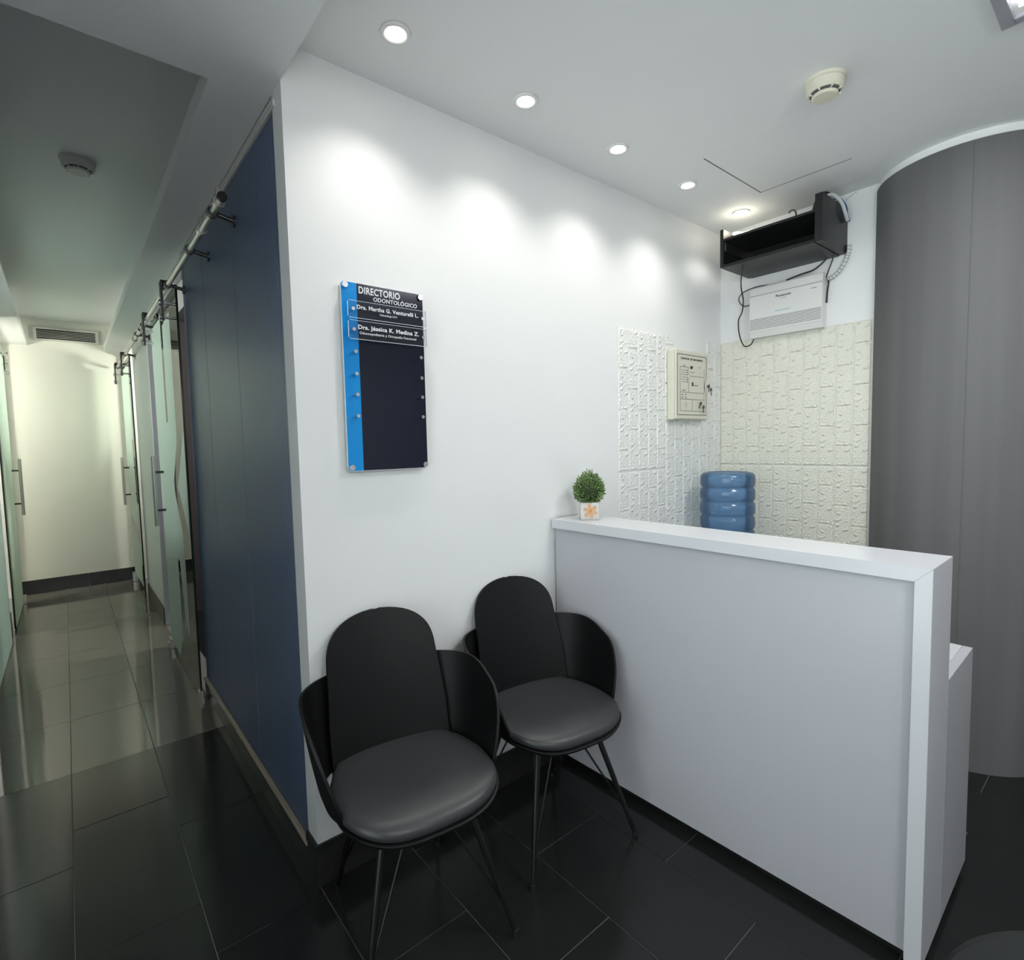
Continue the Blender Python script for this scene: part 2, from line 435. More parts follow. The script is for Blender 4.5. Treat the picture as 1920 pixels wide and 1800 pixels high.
for i in range(3):
    # joints follow the photograph: columns staggered, one straight joint where the corridor begins
    js = {0: [-3.2, -2.6, -2.0, -1.4, -0.6, 0.02, 0.625, YT], 1: [-3.2, -2.6, -2.0, -1.1, -0.45, 0.175, 0.845, YT], 2: [-3.2, -2.6, -2.0, -1.3, -0.67, -0.04, 0.615, YT]}[i]
    for a, c in zip(js, js[1:]): tile_at(xs[i], xs[i+1], a, c, 'tile_dark')
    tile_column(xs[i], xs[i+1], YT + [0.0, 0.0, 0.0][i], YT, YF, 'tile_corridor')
for i in range(11):
    xa = 0.30*i; tile_column(xa, min(xa+0.30, XE), [-0.38, -0.073, -0.36, -0.06][i % 4], YB, -0.001, 'tile_dark')
b = new_bm(); box(b, 0.10, XE, 0.16, YF, -0.003, -0.0005); struct('floor_right_rooms', b, 'tile_dark')
b = new_bm(); box(b, -2.6, XL-0.1, 1.5, YF, -0.003, -0.0005); struct('floor_left_rooms', b, 'tile_corridor')

# ------------------------------------------------------------------ baseboards
b = new_bm(); 
bb = struct('baseboard_main', box(b, -0.010, 1.06, -0.010, 0, 0, ZB, 0.0015, 1), 'baseboard_tile', 'dark tile baseboard under the long white wall')
b = new_bm(); struct('baseboard_end', box(b, -0.010, 0, 0, 0.085, 0, ZB, 0.0015, 1), 'baseboard_tile')
b = new_bm(); struct('baseboard_partition', box(b, -0.008, 0.03, 0.085, 1.745, 0, 0.090, 0.0015, 1), 'baseboard_tile', 'dark tile kerb under the blue partition')
b = new_bm(); struct('baseboard_right', box(b, -0.010, 0, 3.36, 4.45, 0, ZB, 0.0015, 1), 'baseboard_tile')
far_base = thing('baseboard_far', '', 'x'); 
for k in ('label', 'category'): del far_base[k]
far_base['kind'] = 'structure'; far_base['label'] = 'dark tile baseboard at the end of the corridor'
for xa, xb in ((-0.95, -0.42), (-0.42, 0.0)):
    obj('tile', box(new_bm(), xa+0.001, xb-0.001, YF-0.010, YF, 0, ZB, 0.0015, 1), 'baseboard_tile', far_base)
b = new_bm(); struct('baseboard_left', box(b, XL, XL+0.010, 3.66, 4.12, 0, ZB, 0.0015, 1), 'baseboard_tile')
b = new_bm(); struct('trim_2', box(b, -0.012, 0.004, 0.075, 1.75, 0.090, 0.107, 0.002, 1), 'tan_strip', 'tan edging strip below the blue partition')
b = new_bm(); struct('trim_3', box(b, -0.006, 0.004, 0.06, 1.745, 2.392, 2.412, 0.002, 1), 'trim_white')

# ------------------------------------------------------------------ blue partition
th = thing('blue_partition', 'dark blue ribbed polycarbonate partition beside the white wall corner', 'partition', (0.0, 0.9, 0.107))
for i, (ya, yb) in enumerate(((0.086, 0.655), (0.658, 1.232), (1.235, 1.688), (1.691, 1.744))):
    wpart('panel', box(new_bm(), 0.003, 0.024, ya, yb, 0.107, 2.392, 0.002, 1), 'polycarbonate_blue', th)

# ------------------------------------------------------------------ sliding glass doors
def film_poly(bm, pts, x0, x1):
    prism(bm, pts, 'x', x0, x1)
def rail(label, y0, y1, brackets, stops):
    t = thing('door_rail', label, 'door rail', (0, (y0+y1)/2, 2.25))
    wpart('tube', tube(new_bm(), [(-0.07, y0, 2.25), (-0.07, y1, 2.25)], 0.0125, 16), 'steel', t, True)
    wpart('end_cap', tube(new_bm(), [(-0.07, y0-0.014, 2.25), (-0.07, y0+0.001, 2.25)], 0.016, 16), 'black_metal', t, True)
    for y in brackets:
        bm = new_bm(); tube(bm, [(-0.07, y-0.014, 2.25), (-0.07, y+0.014, 2.25)], 0.019, 14)
        tube(bm, [(-0.07, y, 2.25), (0.004, y, 2.235)], 0.009, 10); tube(bm, [(-0.004, y, 2.235), (0.004, y, 2.235)], 0.022, 14)
        wpart('bracket', bm, 'dark_steel', t, True)
    for y in stops:
        bm = new_bm(); tube(bm, [(-0.07, y-0.012, 2.25), (-0.07, y+0.012, 2.25)], 0.020, 14); box(bm, -0.078, -0.062, y-0.004, y+0.004, 2.262, 2.302, 0.001, 1)
        wpart('stop', bm, 'steel', t, True)
    return t
rail('long steel sliding-door rail mounted across the blue partition', 0.45, 2.98, (0.60, 1.07, 1.70, 2.85), (0.50, 0.80))
rail('short steel sliding-door rail nearest the corridor end wall', 3.02, 5.36, (3.22, 4.25, 5.2), (3.45,))

def hanger(th, y, side=-1, x=-0.033, xr=-0.07, z=2.25):
    bm = new_bm()
    box(bm, xr-0.026, xr-0.014, y-0.022, y+0.022, z-0.17, z+0.036, 0.002, 1)
    o_ = wpart('hanger', bm, 'dark_steel', th)
    bm = new_bm(); tube(bm, [(xr-0.022, y, z+0.030), (xr+0.022, y, z+0.030)], 0.018, 16); obj('roller', local(bm, th.location), 'black_metal', o_, True)
    for dz in (-0.075, -0.150):
        bm = new_bm(); tube(bm, [(xr-0.018, y, z+dz), (x-0.004, y, z+dz)], 0.008, 10); tube(bm, [(xr-0.036, y, z+dz), (xr-0.012, y, z+dz)], 0.018, 14)
        obj('bolt', local(bm, th.location), 'chrome', o_, True)
def handle(th, y, x, sgn, z0=0.885, z1=1.349):
    bm = new_bm(); xg = x + sgn*0.062
    tube(bm, [(xg, y, z0), (xg, y, z1)], 0.0125, 16)
    h = wpart('handle', bm, 'steel', th, True)
    for z in (z0+0.105, z1-0.105):
        bm = new_bm(); tube(bm, [(x, y, z), (xg, y, z)], 0.008, 12); obj('post', local(bm, th.location), 'dark_steel', h, True)

# right door with the zigzag film
X1 = -0.033
d1 = thing('glass_door', 'sliding glass door with zigzag frosted film beside the blue partition', 'door', (X1, 2.24, 0.03))
wpart('glass_pane', box(new_bm(), X1-0.005, X1+0.005, 1.725, 2.78, 0.008, 2.262, 0.0, 1), 'glass_clear', d1)
wpart('glass_edge', box(new_bm(), X1-0.0055, X1+0.0055, 1.716, 1.7255, 0.03, 2.262, 0.001, 1), 'glass_edge', d1)
wpart('bottom_edge', box(new_bm(), X1-0.0055, X1+0.0055, 1.726, 2.70, 0.004, 0.0085, 0.001, 1), 'glass_edge', d1)
# films, outlines in (y, z) as seen on the door
f1 = [(2.755, 0.06), (2.755, 2.20), (2.33, 2.20), (2.33, 1.56), (2.25, 1.56), (2.25, 2.14), (1.97, 2.17), (1.96, 1.95), (1.97, 1.50), (1.98, 1.43), (2.17, 1.21), (2.17, 1.14), (1.96, 0.90), (1.95, 0.75), (1.95, 0.26), (2.06, 0.35), (2.14, 0.72), (2.22, 0.72), (2.22, 0.20), (2.36, 0.06)]
bm = new_bm()
from mathutils.geometry import tessellate_polygon
def film(pts, x):
    bm = new_bm(); vs_ = [bm.verts.new((x, p[0], p[1])) for p in pts]
    for t in tessellate_polygon([[Vector((p[0], p[1], 0)) for p in pts]]): bm.faces.new([vs_[i] for i in t])
    r = bmesh.ops.extrude_face_region(bm, geom=bm.faces[:])
    bmesh.ops.translate(bm, verts=[v for v in r['geom'] if isinstance(v, bmesh.types.BMVert)], vec=(-0.0006, 0, 0))
    return bm
wpart('frosted_film', film(f1, X1-0.0053), 'frosted_film', d1)
wpart('frosted_film', film([(1.85, 1.36), (1.735, 1.50), (1.735, 0.90), (1.86, 1.02), (2.03, 1.17)], X1-0.0053), 'frosted_film', d1)
hanger(d1, 1.80); hanger(d1, 2.66)
handle(d1, 2.60, X1, -1)
bm = new_bm(); box(bm, X1-0.020, X1+0.020, 2.70, 2.78, 0.0, 0.075, 0.004, 2); tube(bm, [(X1-0.03, 2.74, 0.045), (X1+0.03, 2.74, 0.045)], 0.016, 14)
wpart('floor_lock', bm, 'steel', d1)
bm = new_bm(); box(bm, X1-0.012, X1+0.012, 1.70, 1.735, 0.0, 0.05, 0.003, 1); wpart('floor_guide', bm, 'chrome', d1)

# right door at the end of the corridor
X2 = -0.033
d2 = thing('glass_door', 'narrow-looking green glass door at the far right of the corridor', 'door', (X2, 4.85, 0.03))
wpart('glass_pane', box(new_bm(), X2-0.005, X2+0.005, 4.40, 5.32, 0.008, 2.262), 'glass_clear', d2)
wpart('glass_edge', box(new_bm(), X2-0.0055, X2+0.0055, 4.39, 4.402, 0.03, 2.262, 0.001, 1), 'glass_edge', d2)
wpart('frosted_film', film([(4.50, 1.50), (4.50, 2.20), (5.28, 2.20), (5.28, 0.75), (4.62, 0.62), (4.62, 1.50)], X2-0.0053), 'frosted_film', d2)
wpart('frosted_film', film([(4.47, 0.10), (4.47, 0.50), (5.26, 0.55), (5.26, 0.10)], X2-0.0053), 'frosted_film', d2)
hanger(d2, 4.46); hanger(d2, 5.24)
handle(d2, 5.10, X2, -1, 0.84, 1.325)
bm = new_bm(); box(bm, X2-0.03, X2+0.01, 5.28, 5.34, 0.0, 0.10, 0.004, 2); wpart('floor_lock', bm, 'steel', d2)

# metal jamb of the first opening, and the second
b = new_bm(); box(b, -0.004, 0.14, 3.34, 3.375, 0, 2.30, 0.003, 1); struct('trim_4', b, 'aluminium', 'aluminium door jamb')
b = new_bm(); box(b, -0.004, 0.10, 4.44, 4.455, 0, 2.36, 0.003, 1); struct('trim_5', b, 'aluminium')
b = new_bm(); box(b, 0.004, 0.05, 1.744, 1.752, 0.0, 2.392, 0.002, 1); struct('trim_6', b, 'aluminium', 'end profile of the blue partition')

# left doors
XLG = -0.920
d3 = thing('glass_door', 'green glass door with bar handle on the left of the corridor', 'door', (XLG, 4.55, 0.03))
wpart('glass_pane', box(new_bm(), XLG-0.005, XLG+0.005, 4.06, 5.02, 0.008, 2.262), 'glass_clear', d3)
wpart('glass_edge', box(new_bm(), XLG-0.0055, XLG+0.0055, 4.05, 4.062, 0.03, 2.262, 0.001, 1), 'glass_edge', d3)
wpart('far_edge', box(new_bm(), XLG-0.0055, XLG+0.0055, 5.018, 5.03, 0.03, 2.262, 0.001, 1), 'glass_edge_green', d3)
wpart('frosted_film', film([(4.075, 0.012), (4.075, 2.25), (5.01, 2.25), (5.01, 0.012)], XLG+0.0059), 'frosted_film', d3)
handle(d3, 4.93, XLG, 1, 0.83, 1.34)
bm = new_bm(); box(bm, XLG-0.02, XLG+0.03, 4.98, 5.04, 0.0, 0.08, 0.004, 2); wpart('floor_lock', bm, 'steel', d3)
for y in (4.95,):
    bm = new_bm(); box(bm, XLG+0.012, XLG+0.020, y-0.018, y+0.018, 2.13, 2.30, 0.002, 1); hh = wpart('hanger', bm, 'dark_steel', d3)
    for z in (2.11, 2.18, 2.29):
        bm = new_bm(); tube(bm, [(XLG, y, z), (XLG+0.045, y, z)], 0.014, 12); obj('bolt', local(bm, d3.location), 'chrome', hh, True)
d4 = thing('glass_door', 'teal frosted glass door at the left edge of the picture', 'door', (XLG, 3.1, 0.03))
wpart('glass_pane', box(new_bm(), XLG-0.005, XLG+0.005, 2.50, 3.64, 0.008, 2.262), 'glass_clear', d4)
wpart('glass_edge', box(new_bm(), XLG-0.0055, XLG+0.0055, 3.638, 3.65, 0.008, 2.262, 0.001, 1), 'glass_edge', d4)
wpart('frosted_film', film([(2.52, 0.012), (2.52, 2.25), (3.63, 2.25), (3.63, 0.012)], XLG+0.0059), 'frosted_film_teal', d4)
t = thing('door_rail', 'steel sliding-door rail along the left corridor wall', 'door rail', (XLG, 3.9, 2.29))
wpart('tube', tube(new_bm(), [(XLG+0.028, 2.4, 2.26), (XLG+0.028, 5.10, 2.26)], 0.0125, 14), 'steel', t, True)
for y in (2.7, 3.85, 5.06):
    wpart('bracket', tube(new_bm(), [(XLG+0.03, y, 2.26), (XL-0.001, y, 2.26)], 0.010, 10), 'dark_steel', t, True)

# dark furniture inside the unlit right-hand room, glimpsed past the glass edge
t = thing('red_curtain', 'dark red cloth hanging inside the room behind the glass door', 'curtain', (1.0, 3.2, 0.55))
bm = new_bm()
pts = [(0.55+0.012*i, 3.50+0.02*math.sin(i*1.3)) for i in range(60)]
lo = [bm.verts.new((x, y, 0.70)) for x, y in pts]; hi = [bm.verts.new((x, y, 1.45)) for x, y in pts]
for i in range(59): bm.faces.new((lo[i], lo[i+1], hi[i+1], hi[i]))
r = bmesh.ops.solidify(bm, geom=bm.faces[:], thickness=0.006)
wpart('cloth', bm, 'red_cloth', t, True)
wpart('rod', tube(new_bm(), [(0.50, 3.50, 1.46), (1.30, 3.50, 1.46)], 0.010, 10), 'dark_steel', t, True)
for xx in (0.52, 1.28): wpart('bracket', tube(new_bm(), [(xx, 3.50, 1.46), (xx, 3.60, 1.46)], 0.007, 8), 'dark_steel', t)

# ------------------------------------------------------------------ ceiling fittings
def downlight(x, label):
    y = -0.228
    t = thing('downlight', label, 'ceiling light', (x, y, ZC), group='row of recessed downlights along the white wall')
    bm = new_bm(); lathe(bm, [(0.043, -0.001), (0.042, -0.006), (0.036, -0.007), (0.027, -0.0035), (0.025, -0.0005)], 32, cap0=False, cap1=False)
    obj('trim_ring', bm, 'lamp_trim', t, True)
    bm = new_bm(); lathe(bm, [(0.026, -0.002), (0.023, -0.0045), (0.012, -0.006)], 28, cap0=False); obj('lens', bm, 'lamp_lens', t, True)
    light('bulb', 'SPOT', (0, 0, -0.020), SPOT_W, (1.0, 0.965, 0.90), parent=t, spot_size=math.radians(120), spot_blend=1.0, shadow_soft_size=0.022)
    return t
nm = ['recessed downlight nearest the corridor soffit', 'second recessed downlight from the corridor soffit', 'middle recessed downlight of the row of five', 'fourth recessed downlight, before the ceiling hatch corner', 'recessed downlight in the corner above the black shelf']
for i, xx in enumerate((0.248, 0.735, 1.222, 1.718, 2.207)): last = downlight(xx, nm[i])
# extra point light added under the corner fitting for its warm ceiling glow
light('bulb', 'POINT', (0, 0, -0.075), 0.36, (1.0, 0.92, 0.70), parent=last, shadow_soft_size=0.02)

def smoke(loc, m, label, R=0.055):
    t = thing('smoke_detector', label, 'smoke detector', loc)
    bm = new_bm(); lathe(bm, [(R*1.08, 0), (R*1.08, -0.010), (R*1.0, -0.012), (R*0.97, -0.034), (R*0.88, -0.040)], 36, cap0=False, cap1=False)
    obj('body', bm, m, t, True, 30)
    bm = new_bm(); lathe(bm, [(R*0.80, -0.038), (R*0.80, -0.043), (R*0.70, -0.047)], 36); obj('slot_ring', bm, 'slot_dark', t, True)
    bm = new_bm(); lathe(bm, [(R*0.90, -0.039), (R*0.88, -0.041), (R*0.80, -0.041)], 36, cap0=False, cap1=False); obj('rim', bm, m, t, True)
    bm = new_bm(); lathe(bm, [(R*0.70, -0.042), (R*0.70, -0.050), (R*0.62, -0.055), (R*0.2, -0.057)], 36); obj('cap', bm, m, t, True, 30)
    for k in range(8):
        a = 2*PI*k/8; bm = new_bm()
        box(bm, R*0.66, R*0.90, -0.002, 0.002, -0.047, -0.040); bmesh.ops.rotate(bm, verts=bm.verts[:], cent=(0, 0, 0), matrix=Matrix.Rotation(a, 3, 'Z'))
        obj('fin', bm, m, t)
    return t
smoke((1.44, -0.905, ZC), 'detector_cream', 'cream smoke detector on the reception ceiling')
smoke((-0.414, 1.52, ZR), 'detector_white', 'grey smoke detector on the corridor ceiling', 0.062)

# recessed fluorescent fixture, only a corner in view
t = thing('ceiling_lamp', 'square recessed fluorescent lamp at the top right corner', 'ceiling light', (1.30, -1.612, ZC))
for x0, x1, y0, y1 in ((-0.30, 0.30, 0.268, 0.30), (-0.30, 0.30, -0.30, -0.268), (0.268, 0.30, -0.268, 0.268), (-0.30, -0.268, -0.268, 0.268)):
    obj('frame', box(new_bm(), x0, x1, y0, y1, -0.012, 0.0, 0.002, 1), 'aluminium', t)
obj('reflector', box(new_bm(), -0.268, 0.268, -0.268, 0.268, -0.0015, -0.0005), 'lamp_trim', t)
for k in range(4):
    x = -0.195+0.13*k
    obj('tube', tube(new_bm(), [(x, -0.25, -0.016), (x, 0.25, -0.016)], 0.008, 12), 'tube_glow', t, True)
for k in range(5):
    y = -0.2+0.1*k
    obj('louvre', box(new_bm(), -0.268, 0.268, y-0.0015, y+0.0015, -0.030, -0.004), 'aluminium', t)
light('fluorescent_light', 'AREA', (0, 0, -0.034), LAMP_W, (0.96, 0.98, 1.0), parent=t, size=0.5)

# unseen globe lamps added for ambient light: behind the viewpoint, in each side room
def fill(x, y, zc, W, color, label):
    t = thing('fill_lamp', label, 'lamp', (x, y, zc-0.42))
    bm = new_bm(); bmesh.ops.create_uvsphere(bm, u_segments=32, v_segments=16, radius=0.11); obj('globe', bm, 'globe_glass', t, True)
    obj('cord', tube(new_bm(), [(0, 0, 0.11), (0, 0, 0.42)], 0.003, 8), 'cable_grey', t)
    bm = new_bm(); lathe(bm, [(0.05, 0.40), (0.05, 0.42)], 20); obj('canopy', bm, 'lamp_trim', t)
    light('bulb', 'POINT', (0, 0, 0), W, color, parent=t, shadow_soft_size=0.10)
fill(-0.30, -2.75, ZS, PEND_W, (0.98, 0.99, 1.0), 'white globe pendant lamp added unseen behind the viewpoint')
fill(-1.70, 4.75, ZS, LEFT_W, (1.0, 0.96, 0.86), 'white globe pendant lamp added in the far left room')
fill(-1.75, 2.75, ZS, LEFT2_W, (1.0, 0.95, 0.92), 'white globe pendant lamp added in the near left room')
fill(0.85, 4.75, 2.45, RIGHT_W, (1.0, 0.99, 0.86), 'white globe pendant lamp added in the far right room')

fill(1.3, 2.5, 2.45, RIGHT2_W, (1.0, 0.98, 0.93), 'white globe pendant lamp added in the near right room')

# ceiling access hatch: a flush panel with open joints
t = thing('ceiling_hatch', 'flush square access hatch in the ceiling before the shelf', 'hatch', (1.82, -0.64, ZC))
obj('panel', box(new_bm(), -0.246, 0.246, -0.14, 0.241, -0.0002, 0.004), 'ceiling_white', t)
obj('joint', box(new_bm(), -0.25, 0.25, 0.2415, 0.2455, -0.0009, 0.002), 'slot_dark', t)
obj('joint', box(new_bm(), 0.2465, 0.2490, -0.14, 0.2455, -0.0009, 0.002), 'slot_dark', t)

# ventilation grille at the end of the corridor recess
t = thing('vent_grille', 'white ventilation grille high on the corridor end wall', 'vent', (-0.4525, YF, 2.5575))
bm = new_bm(); box(bm, -0.235, 0.235, -0.004, 0, -0.05, 0.05); obj('backing', bm, 'grille_dark', t)
for x0, x1, z0, z1 in ((-0.256, 0.256, 0.046, 0.068), (-0.256, 0.256, -0.068, -0.046), (-0.256, -0.229, -0.046, 0.046), (0.229, 0.256, -0.046, 0.046)):
    obj('frame', box(new_bm(), x0, x1, -0.014, 0, z0, z1, 0.002, 1), 'grille_white', t)
for k in range(5):
    z = -0.0306+0.0153*k; bm = new_bm()
    box(bm, -0.229, 0.229, -0.012, -0.006, z-0.0019, z+0.0019); obj('slat', bm, 'grille_white', t)

# ------------------------------------------------------------------ foam brick panels
def brick_mesh(wx, hz, m, seed):
    e = 0.0035; nx, nz = 4, max(3, int(9*hz/0.19)); bm = new_bm(); grid = []
    X = [0.0] + [e + (wx-2*e)*i/nx for i in range(nx+1)] + [wx]; Z = [0.0] + [e + (hz-2*e)*k/nz for k in range(nz+1)] + [hz]
    for i, x in enumerate(X):
        grid.append([bm.verts.new((x, 0.0 if i in (0, len(X)-1) or k in (0, len(Z)-1) else -(0.0062 + 0.0018*noise.noise(Vector((x*60+seed*7.3, z*60+seed*3.1, seed)))), z)) for k, z in enumerate(Z)])
    for i in range(len(X)-1):
        for k in range(len(Z)-1): bm.faces.new((grid[i][k], grid[i+1][k], grid[i+1][k+1], grid[i][k+1]))
    bmesh.ops.recalc_face_normals(bm, faces=bm.faces[:])
    if sum((f.normal.y for f in bm.faces)) > 0: bmesh.ops.reverse_faces(bm, faces=bm.faces[:])
    me = bpy.data.meshes.new('brick'); bm.to_mesh(me); bm.free(); me.materials.append(MATS[m])
    for p in me.polygons: p.use_smooth = True
    try: me.set_sharp_from_angle(angle=math.radians(35))
    except Exception: pass
    return me
BR = {}
def brick(parent, u, z, wu, hz, m):
    k = (round(wu, 3), round(hz, 3), m, random.randrange(3))
    if k not in BR: BR[k] = brick_mesh(k[0], k[1], m, len(BR)+1)
    o = bpy.data.objects.new('brick', BR[k]); col.objects.link(o); o.parent = parent; o.location = (u, 0, z)
def foam(label, loc, rotz, cols, m, backs):
    """cols: list of (u0, width, [z joints])"""
    t = thing('foam_brick_panel', label, 'wall panel', loc, rotz, 'white foam brick panels in the corner')
    bm = new_bm()
    for (u0, u1, z0, z1) in backs: box(bm, u0, u1, -0.0018, 0.0, z0, z1)
    obj('backing', bm, m, t)
    g = 0.0025
    for u0, wd, js in cols:
        for a, c in zip(js, js[1:]):
            if c-a > 0.02: brick(t, u0+g, a+g, wd-2*g, c-a-2*g, m)
            
    return t
def joints(z0, z1, first, step=0.196):
    js = [z0]; z = z0+first
    while z < z1-0.015: js.append(z); z += step
    js.append(z1); return js
# relief sits just proud of the backing
cwA = 0.076
foam('upper white foam brick panel left of the cream alarm box', (1.489, -0.0005, 0), 0,
     [(i*cwA, cwA, joints(1.238, 1.920, 0.098 if i % 2 == 0 else 0.196)) for i in range(5)], 'foam_white', [(0, 5*cwA, 1.238, 1.920)])
foam('lower white foam brick panel right of the potted plant', (1.489, -0.0005, 0), 0,
     [(i*cwA, cwA, joints(0.552, 1.234, 0.098 if i % 2 == 0 else 0.196)) for i in range(5)], 'foam_white', [(0, 5*cwA, 0.552, 1.234)])
x0 = 1.489+5*cwA+0.001; nC = 7; cw2 = (L-0.002-x0)/nC
tops = [1.925, 1.80, 1.80, 1.80, 1.80, 1.93, 1.93]
foam('foam brick panel around the cream alarm box', (x0, -0.0005, 0), 0,
     [(i*cw2, cw2, joints(0.552, tops[i], 0.145 if i % 2 == 0 else 0.047)) for i in range(nC)], 'foam_white',
     [(0, cw2, 0.552, 1.925), (cw2, 5*cw2, 0.552, 1.80), (5*cw2, 7*cw2, 0.552, 1.93)])
cwC = 0.0762
foam('cream foam brick panel under the white switchboard', (L-0.0005, -0.002, 0), -PI/2,
     [(i*cwC, cwC, joints(1.236, 1.932, 0.098 if i % 2 == 0 else 0.196)) for i in range(10)], 'foam_cream', [(0, 10*cwC, 1.236, 1.932)])
foam('cream foam brick panel behind the water bottle', (L-0.0005, -0.002, 0), -PI/2,
     [(i*cwC, cwC, joints(0.546, 1.232, 0.098 if i % 2 == 0 else 0.196)) for i in range(10)], 'foam_cream', [(0, 10*cwC, 0.546, 1.232)])

# ------------------------------------------------------------------ directory sign
sg = thing('directory_sign', 'blue and navy acrylic directory sign on the white wall', 'sign', (0.284, 0, 1.60))
YS = -0.026
def rrect(x0, x1, z0, z1, r, n=4):
    pts = []
    for cxx, czz, a in ((x1-r, z1-r, 0), (x0+r, z1-r, 90), (x0+r, z0+r, 180), (x1-r, z0+r, 270)):
        for k in range(n+1):
            t_ = math.radians(a+90*k/n); pts.append((cxx+r*math.cos(t_), czz+r*math.sin(t_)))
    return pts
bm = new_bm(); prism(bm, rrect(0.1405, 0.4285, 1.3065, 1.8945, 0.012), 'y', YS+0.0005, YS+0.005); wpart('back_plate', bm, 'acrylic_edge', sg)
pl = [p for p in rrect(0.142, 0.427, 1.308, 1.893, 0.011)]
bm = new_bm(); prism(bm, [p for p in pl if p[0] <= 0.191] and [(0.192, 1.308), (0.192, 1.893)] + [p for p in pl if p[0] < 0.19], 'y', YS-0.0005, YS+0.0004); wpart('blue_band', bm, 'sign_blue', sg)
bm = new_bm(); prism(bm, [(0.192, 1.893), (0.192, 1.308)] + [p for p in pl[-5:]] + [p for p in pl[:5]], 'y', YS-0.0005, YS+0.0004); wpart('navy_field', bm, 'sign_navy', sg)
wpart('title_text', fit_text('DIRECTORIO', 0.199, 0.342, 1.864, 0.0220, 'y', YS-0.0006, 0.0022), 'sign_text', sg)
wpart('title_text', fit_text('ODONTOLÓGICO', 0.247, 0.405, 1.8455, 0.0135, 'y', YS-0.0006, 0.0016), 'sign_text', sg)
def standoff(x, z, y0, y1, r, m='chrome'):
    bm = new_bm(); tube(bm, [(x, y0, z), (x, y1, z)], r*0.8, 14); tube(bm, [(x, y1, z), (x, y1-0.004, z)], [r, r*0.92], 16)
    wpart('standoff', bm, m, sg, True)
for x, z in ((0.153, 1.882), (0.416, 1.882), (0.153, 1.319), (0.416, 1.319)): standoff(x, z, 0.0, YS-0.004, 0.0095)
YP = -0.050
for (z0, z1, lines) in ((1.7805, 1.8330, (('Dra. Martha G. Venturelli L.', 0.180, 0.395, 1.8090, 0.0125, 0.0028), ('Odontóloga UCV', 0.256, 0.317, 1.7965, 0.0062, 0.001))),
                        (1.716, 1.7735, (('Dra. Jéssica K. Medina Z.', 0.182, 0.395, 1.7480, 0.0130, 0.0028), ('Odontopediatria y Ortopedia Funcional', 0.186, 0.384, 1.7325, 0.0080, 0.001)))):
    bm = new_bm(); prism(bm, rrect(0.151, 0.425, z0, z1, 0.005), 'y', YP, YP+0.003); p_ = wpart('name_plate', bm, 'acrylic_clear', sg)
    bm = new_bm()
    for xa, xb, za, zb in ((0.155, 0.421, z0-0.0003, z0+0.0009), (0.155, 0.421, z1-0.0007, z1+0.0002), (0.1507, 0.1516, z0+0.004, z1-0.004), (0.4244, 0.4253, z0+0.004, z1-0.004)):
        box(bm, xa, xb, YP-0.0002, YP+0.0032, za, zb)
    obj('plate_edge', local(bm, sg.location), 'acrylic_edge', p_)
    for tx, xa, xb, zb_, cz, bo in lines:
        obj('plate_text', local(fit_text(tx, xa, xb, zb_, cz, 'y', YP-0.0006, bo, 0.0003), sg.location), 'sign_text', p_)
    for x in (0.167, 0.410): standoff(x, (z0+z1)/2, YS, YP-0.001, 0.0060)
for z in (1.684, 1.616, 1.552, 1.486):
    for x in (0.171, 0.401): standoff(x, z-0.006, YS, YS-0.022, 0.0062)

# ------------------------------------------------------------------ alarm box with keys
ab = thing('alarm_panel', 'cream fire alarm control box on the foam bricks', 'alarm panel', (2.03, 0, 1.67))
wpart('body', box(new_bm(), 1.874, 2.188, -0.050, -0.0095, 1.488, 1.848, 0.004, 2), 'panel_cream', ab)
door_ = wpart('door', box(new_bm(), 1.878, 2.184, -0.060, -0.0505, 1.492, 1.844, 0.003, 2), 'panel_cream', ab)
YD = -0.0606
def strip(bm, x0, z0, x1, z1, w_=0.0018):
    if abs(x1-x0) > abs(z1-z0): box(bm, x0, x1, YD, YD+0.0008, (z0+z1)/2-w_/2, (z0+z1)/2+w_/2)
    else: box(bm, (x0+x1)/2-w_/2, (x0+x1)/2+w_/2, YD, YD+0.0008, z0, z1)
bm = new_bm()
xa, xb, za, zb = 1.893, 2.166, 1.513, 1.823
strip(bm, xa, za, xb, za, 0.003); strip(bm, xa, zb, xb, zb, 0.003); strip(bm, xa, za, xa, zb, 0.003)
strip(bm, xb, za, xb, 1.630, 0.003); strip(bm, xb, 1.705, xb, zb, 0.003); strip(bm, xb-0.018, 1.650, xb-0.018, 1.685, 0.003)
for s in (0, 1):
    z = (1.630, 1.685)[s]; q = [(xb-0.0195+0.018*(1-s), z), (xb-0.0165+0.018*(1-s), z), (xb-0.0165+0.018*s, z+0.020), (xb-0.0195+0.018*s, z+0.020)]
    prism(bm, q, 'y', YD, YD+0.0008)
obj('printed_border', local(bm, ab.location), 'print_black', door_)
bm = new_bm()
for x in (1.917, 1.995): strip(bm, x, 1.632, x, 1.760, 0.0016)
strip(bm, 1.917, 1.760, 1.995, 1.760); strip(bm, 1.917, 1.630, 2.145, 1.630); strip(bm, 1.917, 1.594, 2.145, 1.594); strip(bm, 1.917, 1.533, 2.145, 1.533)
strip(bm, 1.917, 1.533, 1.917, 1.630); strip(bm, 2.145, 1.533, 2.145, 1.760, 0.0014); strip(bm, 2.030, 1.533, 2.030, 1.594); strip(bm, 1.995, 1.716, 2.145, 1.716)
for k in range(6): strip(bm, 1.926+0.006*(k % 2), 1.744-0.012*k, 1.980, 1.744-0.012*k, 0.0016); box(bm, 1.981, 1.985, YD, YD+0.0008, 1.740-0.012*k, 1.748-0.012*k)
strip(bm, 1.935, 1.640, 1.965, 1.640, 0.003)
